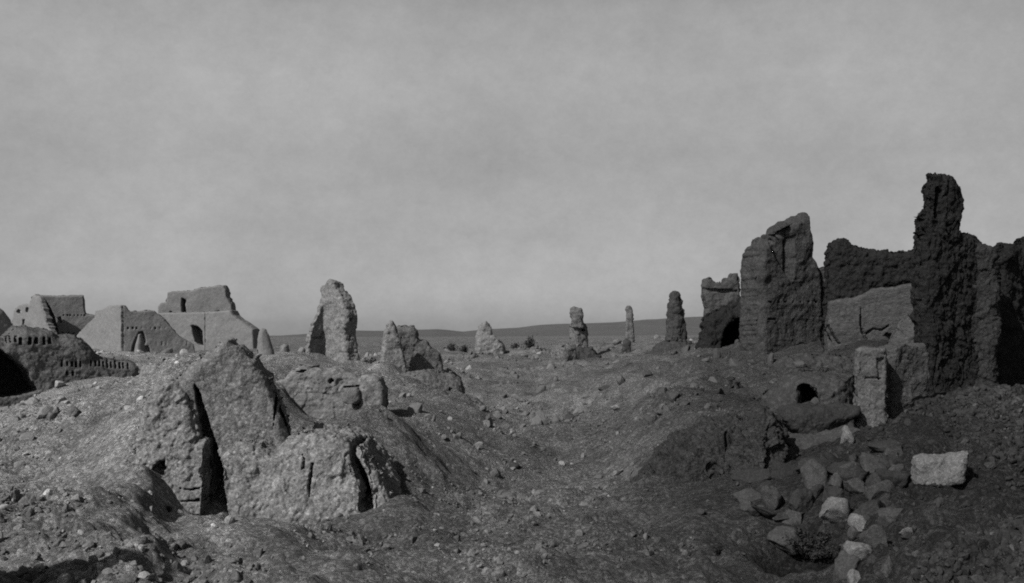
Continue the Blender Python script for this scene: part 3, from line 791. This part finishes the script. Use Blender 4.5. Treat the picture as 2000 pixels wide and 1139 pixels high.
for i, (o, Y, T, lb) in enumerate([
    ([(985,715),(988,692),(1005,688),(1030,692),(1052,690),(1074,694),(1080,718)], 72, 1.2, 'low broken wall line below the palm like shrub'),
    ([(862,735),(866,706),(880,700),(905,702),(928,699),(932,735)], 62, 1.2, 'low broken wall line in front of the pair of dark shrubs'),
    ([(1180,765),(1190,742),(1212,728),(1232,718),(1246,726),(1256,745),(1266,768)], 38, 1.4, 'dark low heap of clay in the middle slope under the dark stub'),
    ([(1262,720),(1270,695),(1284,684),(1300,676),(1322,672),(1345,676),(1362,690),(1370,720)], 48, 2.0, 'spread of collapsed earth around the foot of the conical pillar'),
    ([(1095,725),(1104,700),(1122,688),(1150,690),(1172,704),(1182,725)], 57, 1.8, 'collapsed earth around the foot of the stone capped pillar'),
    ([(905,735),(918,712),(950,700),(985,703),(1003,715),(1012,738)], 64, 1.8, 'collapsed earth before the cairn ruin'),
    ([(1340,745),(1350,722),(1370,706),(1385,702),(1400,706),(1408,720),(1410,748)], 36.5, 1.6, 'dark rubble talus left of the black arch of the square tower'),
    ([(1500,745),(1506,722),(1540,706),(1590,700),(1650,704),(1668,722),(1672,750)], 25, 1.6, 'low crumbled wall below the tall dark fragment')]):
    o = [(p[0], p[1] - (9 if 0 < q < len(o) - 1 else 0)) for q, p in enumerate(o)]
    xs = [p[0] for p in o]
    wall('low_wall' if i < 2 or i == 7 else 'clay_heap', Slab(o, (min(xs), Y), (max(xs), Y), T, rnd=.5, rmin=.1, amp=2.0, flare=.5), M['mid2'] if i in (0, 1, 5) else M['rt'], lb, 'low wall' if i < 2 or i == 7 else 'heap', vox=1.5, namp=3.5, nsc=16, crush=2.5, seed=40 + i)
print('walls done')

# ---------- unseen wall added left of the camera to throw shade into the corner
wall('shading_wall', Slab([(-2750,1500),(-2750,-500),(-2150,-250),(-1550,-160),(-1300,-90),(-1100,40),(-950,240),(-850,700),(-800,1500)], (-2750,3.95), (-800,3.95), .6, amp=10, step=60, rnd=.2), M['near2'],
     'unseen wall added left of the camera to shade the bottom left corner', 'ruined wall', vox=24, namp=10, nsc=200)

# ---------------------------------------------------------------- stones
_YS = 5.0 * (16.0 ** np.linspace(0, 1, 500))
def ground_Y(px, row, ymin=5.0):
    """distance at which the ground seen in column px reaches the given row"""
    ys = _YS[_YS >= ymin]
    rows = HORIZON - gh((px - 1000) / FPX * ys, ys) / ys * FPX
    k = np.argmax(rows <= row)
    return float(ys[k]) if (rows <= row).any() else ymin
def ico(sub):
    bm = bmesh.new(); bmesh.ops.create_icosphere(bm, subdivisions=sub, radius=1)
    V = np.array([v.co[:] for v in bm.verts]); F = np.array([[v.index for v in f.verts] for f in bm.faces])
    bm.free(); return V, F
ICO = {k: ico(k) for k in (1, 2, 4)}
def rock_shape(V, seed, cuts=9, flat=0.75):
    rg = np.random.RandomState(seed)
    P = V.copy()
    for k in range(cuts):
        n = rg.normal(size=3); n /= np.linalg.norm(n)
        h = rg.uniform(flat - .15, flat + .15)
        d = P @ n
        m = d > h
        P[m] -= np.outer((d[m] - h) * 0.92, n)
    return P
def stone(px, py, w, h, Y, mat, label, seed, name='stone', depth=None, tilt=0, cuts=11, sink=.25, group=None, flat=.58):
    V, F = ICO[4]
    P = rock_shape(V, seed, cuts, flat)
    P = P + V * (0.07 * fbm(V * 2.2, 4, .55, seed))[:, None]
    s = Y / FPX
    mn, mx = P.min(0), P.max(0)
    P = (P - (mn + mx) / 2) / (mx - mn)
    sx, sz = w * s, h * s * (1 + sink)
    P = P * np.array([sx, depth if depth else (sx + sz) / 2, sz])
    c, d = math.cos(R(tilt)), math.sin(R(tilt))
    P = np.stack([P[:, 0] * c + P[:, 2] * d, P[:, 1], -P[:, 0] * d + P[:, 2] * c], 1)
    loc = ((px - 1000) / FPX * Y, Y, (HORIZON - py - h * (1 + sink) / 2 * 0 - h * sink / 2 * 1.0) / FPX * Y)
    off = P[:, 2].min()
    P[:, 2] -= off
    me = mesh_from(name, P, F)
    me.polygons.foreach_set('use_smooth', np.ones(len(me.polygons), bool))
    o = link(name, me, mat, (loc[0], loc[1], loc[2] + off))
    tag(o, label, 'stone' if 'block' not in name else 'stone block', group)
    return o

def block(name, outline, Y, T, mat, label, Yb=None, **kw):
    xs = [p[0] for p in outline]
    return wall(name, Slab(outline, (min(xs), Y), (max(xs), Yb or Y), T, amp=kw.pop('amp', .7), rnd=kw.pop('rnd', .25), rmin=.6, taper=.05), mat, label, 'stone block', vox=kw.pop('vox', 1.6), namp=kw.pop('namp', 2.2), nsc=kw.pop('nsc', 20), **kw)

YB = ground_Y(1835, 940)
block('stone_block', [(1784,944),(1783,905),(1787,893),(1800,889),(1840,890),(1888,882),(1886,900),(1880,925),(1875,943),(1840,947)], YB, .3, M['stone'], 'pale squared stone block lying alone on the dark rubble slope at right', Yb=YB - .1, namp=3.2, amp=1.4)
block('stone_slab', [(1522,818),(1530,797),(1560,792),(1620,795),(1668,790),(1668,812),(1640,826),(1600,846),(1560,848),(1540,840)], 13.2, .7, M['stone_d'], 'upper long slab of the two stacked stones under the arched black opening', namp=3.5)
block('stone_slab', [(1520,856),(1545,852),(1600,850),(1640,838),(1668,836),(1664,870),(1648,886),(1610,892),(1560,895),(1530,882)], 12.7, .8, M['stone_m'], 'lower long pale slab beneath the other, left of the plastered stub', namp=3.5)
block('stone_block', [(672,784),(672,768),(676,758),(700,756),(705,762),(706,780),(700,787),(680,788)], 16.35, .4, M['stone'], 'squared pale stone set in the broken masonry below the tall pinnacle', vox=1.2, namp=1.2, nsc=10)
block('plaster_slab', [(704,800),(702,770),(706,733),(724,731),(744,737),(752,760),(752,796),(735,797)], 16.45, .4, M['mid'], 'upright pale plaster slab leaning on the broken masonry', vox=1.4, namp=1.6, nsc=16)
S = [
 # px, py(centre), w, h, Y, mat, label
 (1515,833,44,26,12.6,'stone_d','rounded dark stone at the left end of the two stacked slabs'),
 (1655,848,26,34,12.1,'stone','small bright stone wedged between the stacked slabs and the plastered stub'),
 (1594,925,52,56,11.4,'stone_m','grey boulder just below the lower long slab'),
 (1632,940,26,36,10.9,'stone_m','narrow upright stone between the grey boulder and the dark rubble'),
 (1672,952,44,34,10.6,'stone_m','broad dark stone above the bright rounded boulder'),
 (1631,996,54,56,10.0,'stone','bright rounded boulder at the rim of the black pit'),
 (1681,1018,48,30,9.6,'stone','pale flat stone right of the bright rounded boulder'),
 (1672,1040,36,30,9.3,'stone_m','grey stone tucked under the pale flat stone'),
 (1705,1046,46,50,9.0,'stone_m','knobbly grey boulder on the right rim of the black pit'),
 (1678,1076,58,36,8.7,'stone','pale lumpy stone on the lower right rim of the black pit'),
 (1723,962,62,50,9.8,'stone_m','tilted flat sided stone on the slope left of the squared block'),
 (1768,1036,26,16,8.4,'stone','small white stone on the rubble slope below the squared block'),
 (1535,1050,74,44,9.4,'stone_m','rough pale boulder on the left rim of the black pit'),
 (1668,1128,26,34,7.9,'stone','small pale rounded stone at the bottom edge under the black pit'),
 (1507,972,40,46,11.0,'stone_m','dark slanting stone with a white chip beside it, on the bank'),
 (1514,951,34,9,10.9,'stone','thin white chip on the slanting bank stone'),
 (1556,996,14,20,10.4,'stone','tiny bright pebble at the tip of the curved slabs'),
 (1460,987,28,22,11.2,'stone_m','small grey stone at the foot of the eroded bank'),
 (1345,944,11,18,12.2,'stone','small bright chip stuck in the eroded bank'),
 (755,1069,16,14,9.8,'stone','small white pebble right of the slender black crack'),
 (686,1055,20,16,10.2,'stone','pale angular pebble below the slender black crack'),
 (505,1079,20,18,9.4,'stone','pale squarish pebble at the bottom left of centre'),
 (452,1068,12,12,9.6,'stone','little round pebble below the wide crevice'),
 (575,976,14,10,11.5,'stone','small pale stone in the gully of the clay mound'),
 (146,802,22,22,20.5,'stone','larger of two white stones on the left slope'),
 (98,812,26,14,20,'stone','flat white stone left of the larger white stone on the left slope'),
 (388,718,12,20,13.6,'stone','bright upright stone on the shoulder of the peaked wall'),
 (30,967,14,22,11.2,'stone','pale pointed stone near the left edge'),
 (447,669,14,10,13.9,'stone','rounded stone on the very peak of the clay wall'),
 (1370,1000,18,14,11.2,'stone_m','small stone on the flat floor before the eroded bank'),
 (604,713,40,9,16.8,'stone','thin pale capstone on the left top of the broken masonry'),
 (662,721,20,10,16.8,'stone','pale capstone at the middle top of the broken masonry'),
 (1180,758,24,10,38,'stone_m','small pale stone on the far slope right of centre'),
 (1085,741,10,14,42,'stone','small white stone at the foot of the cracked low pier'),
 (1318,770,34,12,24,'stone_m','flat pale stone above the eroded bank'),
 (1002,908,26,12,17,'stone_m','pale flattish stone lying at the far rim of the open floor'),
 (1092,602,1,1,60,'stone',None),
]
for i, (px, py, w, h, Y, m, lb) in enumerate(S):
    if lb and (px, py) not in {(388,718),(447,669),(604,713),(662,721),(1514,951),(1345,944),(575,976)}: Y = ground_Y(px, py + h * .42)
    if lb: stone(px, py, w, h, Y, M[m], lb, 100 + i, tilt=(i * 37 % 21) - 10)
# curved dark slabs of the collapsed ring
for i, (px, py, w, h, Y, tl, lb) in enumerate([
    (1500, 1003, 74, 16, 10.8, 22, 'lowest curved slab of the collapsed stone ring on the bank'),
    (1540, 1004, 70, 14, 10.5, -8, 'right hand slab of the collapsed stone ring on the bank'),
    (1562, 975, 44, 50, 11.2, 30, 'tall inner stone of the collapsed ring under the slabs'),
    (1475, 1000, 30, 20, 11.0, 40, 'left end stone of the collapsed ring on the bank')]):
    stone(px, py, w, h, ground_Y(px, py + h * .5), M['stone_d'], lb, 300 + i, tilt=tl)

rg = random.Random(12)
for k in range(38):
    px = rg.uniform(1475, 1765); py = rg.uniform(885, 1120)
    if 1500 < px < 1650 and py > 1030: continue
    w = rg.uniform(18, 58); h = w * rg.uniform(.45, .95)
    stone(px, py, w, h, ground_Y(px, py + h * .3), M[rg.choice(['stone_d', 'stone_m', 'stone_d'])], 'dark earthy stone packed among others in the bank left of the squared block', 700 + k, tilt=rg.uniform(-25, 25), sink=.9,
          group='dark stones packed in the bank around the black pit', flat=.48, cuts=14)

for k, (px, py, w, h, tl) in enumerate([(1500,900,90,30,8), (1470,930,80,26,-6), (1540,915,84,28,4), (1470,965,86,24,14), (1600,905,100,26,-4), (1655,915,80,28,6), (1700,900,70,30,-10),
        (1735,930,80,30,8), (1580,960,76,30,-12), (1445,900,70,30,-8), (1640,965,60,26,12), (1700,990,76,28,-6), (1745,1000,64,26,14), (1730,870,60,26,5)]):
    stone(px, py, w, h, ground_Y(px, py + h * .3), M['stone_d' if k % 3 else 'stone_m'], 'dark flat slab among the layered broken masonry of the bank above the black pit', 900 + k, tilt=tl, sink=.7, depth=.4,
          group='dark flat slabs layered in the bank above the black pit', flat=.5, cuts=14)

# ---------------------------------------------------------------- rubble (uncountable)
def scatter(name, n, rmin, rmax, amin, amax, smin, smax, sub, seed, dens=None, gain=1.0, label=None):
    rg = np.random.RandomState(seed)
    r = rmin * (rmax / rmin) ** rg.rand(n)
    th = R(amin) + (R(amax) - R(amin)) * rg.rand(n)
    x, y = r * np.sin(th), r * np.cos(th)
    P2 = np.stack([x, y, 0 * x], 1)
    keep = rg.rand(n) < np.clip(0.25 + 1.1 * vnoise(P2 / 1.3, 61) + 0.6 * vnoise(P2 / 4.0, 62), 0.06, 1)
    if dens is not None: keep &= rg.rand(n) < dens(x, y)
    x, y, r = x[keep], y[keep], r[keep]
    n = len(x)
    z = gh(x, y)
    sz = (smin + (smax - smin) * rg.rand(n) ** 3.2) * (0.5 + r / 28.0)
    V0, F0 = ICO[sub]
    shapes = [rock_shape(V0, 500 + k, 10, .58) for k in range(14)]
    allV = np.empty((n, len(V0), 3)); 
    ids = rg.randint(0, 14, n)
    Q = rg.normal(size=(n, 4)); Q /= np.linalg.norm(Q, axis=1)[:, None]
    a, b, c, d = Q.T
    Rm = np.stack([np.stack([1-2*(c*c+d*d), 2*(b*c-a*d), 2*(b*d+a*c)], 1), np.stack([2*(b*c+a*d), 1-2*(b*b+d*d), 2*(c*d-a*b)], 1), np.stack([2*(b*d-a*c), 2*(c*d+a*b), 1-2*(b*b+c*c)], 1)], 1)
    sc = np.stack([rg.uniform(.7, 1.3, n), rg.uniform(.5, 1.0, n), rg.uniform(.45, 1.0, n)], 1)
    base = np.array(shapes)[ids] * sc[:, None, :]
    allV = np.einsum('nij,nkj->nki', Rm, base) * sz[:, None, None]
    allV += np.stack([x, y, z + sz * .12], 1)[:, None, :]
    F = (F0[None] + (np.arange(n) * len(V0))[:, None, None]).reshape(-1, 3)
    me = mesh_from(name, allV.reshape(-1, 3), F, smooth=False)
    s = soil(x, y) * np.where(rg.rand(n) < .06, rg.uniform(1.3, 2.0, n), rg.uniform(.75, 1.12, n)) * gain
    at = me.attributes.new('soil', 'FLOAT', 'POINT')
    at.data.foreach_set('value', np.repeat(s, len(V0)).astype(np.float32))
    o = link(name, me, M['rub'])
    tag(o, label, None, kind='stuff')
    return o
M['rub'] = mud("rubble", 0.15, s=0.1, contrast=0.2, bump=0.5, bd=0.02, attr='soil')
scatter('gravel', 90000, 5.2, 60, -32, 32, .008, .035, 1, 1, label='loose gravel and clods over the whole floor of the ruins')
scatter('rubble', 9000, 5.2, 70, -32, 32, .03, .085, 2, 2, label='fist sized rubble strewn across the slopes')
def corner(x, y):
    t = 1000 + 2000 * x / y; q = 655 + 2000 * 1.6 / y
    return np.where((q > 1015 + np.clip(t, -200, 900) * .2) & (t < 520), 1.0, 0.0)
scatter('coarse_rubble', 46000, 5.0, 9.5, -32, -10, .015, .085, 2, 3, dens=corner, gain=.6, label='coarse dark clods along the bank in the bottom left corner')
def slope(x, y):
    t = 1000 + 2000 * x / y
    return np.where((t > 1640), 1.0, 0.0)
scatter('broken_bricks', 5000, 13, 90, -32, 32, .05, .16, 2, 6, gain=.95, label='broken brick and clods over the middle distance')
scatter('slope_rubble', 40000, 5.0, 15, 16, 32, .015, .07, 2, 4, dens=slope, gain=.9, label='dark broken clay and rubble on the right hand slope')

# ---------------------------------------------------------------- shrubs
leaf_m = mud("dry_shrub_leaf", 0.028, s=0.2, contrast=0.3, bump=0.1)
twig_m = mud("shrub_twig", 0.05, s=0.1, contrast=0.2, bump=0.2)
def shrub(px, py, w, h, Y, label, seed, n=900, palm=False, group='dark desert shrubs beyond the ruins'):
    rg = np.random.RandomState(seed)
    if Y < 20: Y = ground_Y(px, py)
    s = Y / FPX
    W, H = w * s * (1.25 if Y > 20 else 1), h * s
    x0 = (px - 1000) / FPX * Y; z0 = gz(px, Y) - .02
    root = empty('shrub', (x0, Y, z0))
    tag(root, label, 'shrub', group)
    # stems
    Vs, Fs = [], []
    tips = []
    for k in range(26):
        a = rg.uniform(0, 2 * math.pi); lean = rg.uniform(.05, 1.0)
        L = H * rg.uniform(.6, 1.0)
        dx, dy = math.cos(a) * lean * W * .5, math.sin(a) * lean * W * .4
        dz = L * (1 - .35 * lean * lean)
        if palm: dz *= (1 - .1 * lean)
        prev = None
        for t in np.linspace(0, 1, 5):
            p = np.array([dx * t ** 1.3, dy * t ** 1.3, dz * (t if not palm else t * (1.35 - .35 * t))])
            rr = .018 * H * (1.1 - t)
            q = [p + [rr, 0, 0], p + [-rr * .5, rr * .87, 0], p + [-rr * .5, -rr * .87, 0]]
            b = len(Vs); Vs += [list(v) for v in q]
            if prev is not None:
                for e in range(3):
                    Fs.append([prev + e, prev + (e + 1) % 3, b + (e + 1) % 3, b + e])
            prev = b
        tips.append((dx, dy, dz))
    link('stem', mesh_from('stem', Vs, Fs), twig_m, (0, 0, 0), root)
    LV, LF = [], []
    for k in range(n):
        tx, ty, tz = tips[rg.randint(len(tips))]
        t = rg.uniform(.2, 1.02)
        c = np.array([tx * t ** 1.3, ty * t ** 1.3, tz * t]) + rg.normal(size=3) * H * .055
        c[2] = max(c[2], .02 * H)
        d = rg.normal(size=3); d[2] = abs(d[2]) * (1.6 if palm else .9) ; d /= np.linalg.norm(d)
        e = np.cross(d, rg.normal(size=3)); e /= np.linalg.norm(e)
        L = H * rg.uniform(.06, .13) * (1.5 if palm else 1); B = L * (.12 if palm else .28)
        b = len(LV)
        LV += [list(c - e * B), list(c + d * L * .5 - e * B), list(c + d * L), list(c + d * L * .5 + e * B)]
        LF.append([b, b + 1, b + 2, b + 3])
    link('foliage', mesh_from('foliage', LV, LF, False), leaf_m, (0, 0, 0), root)
shrub(722, 726, 44, 36, 55, 'dense dark shrub filling the gap between the pinnacle and the leaning wall', 1, 1600)
shrub(882, 698, 26, 26, 74, 'dark shrub, left one of the pair left of the cairn ruin', 2)
shrub(908, 697, 24, 26, 74, 'dark shrub, right one of the pair, nearest the cairn ruin', 3)
shrub(1008, 686, 20, 22, 82, 'dark shrub just right of the cairn ruin base', 4)
shrub(1036, 688, 30, 36, 80, 'spiky palm like shrub with upright fronds, right of the cairn ruin', 5, palm=True)
shrub(1063, 686, 10, 14, 80, 'smallest low shrub left of the stone capped pillar', 6, 400)
shrub(330, 1006, 26, 22, 11.0, 'dry twiggy tuft at the foot of the crumbled stump', 7, 500, group=None)
shrub(1585, 1108, 170, 60, 8.6, 'dark scrubby bush added in the black pit at lower right to stand for its shade', 8, 3000, group=None)  # bush added to blacken the pit, whose far side would be sunlit
shrub(1405, 1085, 60, 34, 9.0, 'low dark tuft on the bare floor left of the black pit', 9, 900, group=None)
print('scene done')
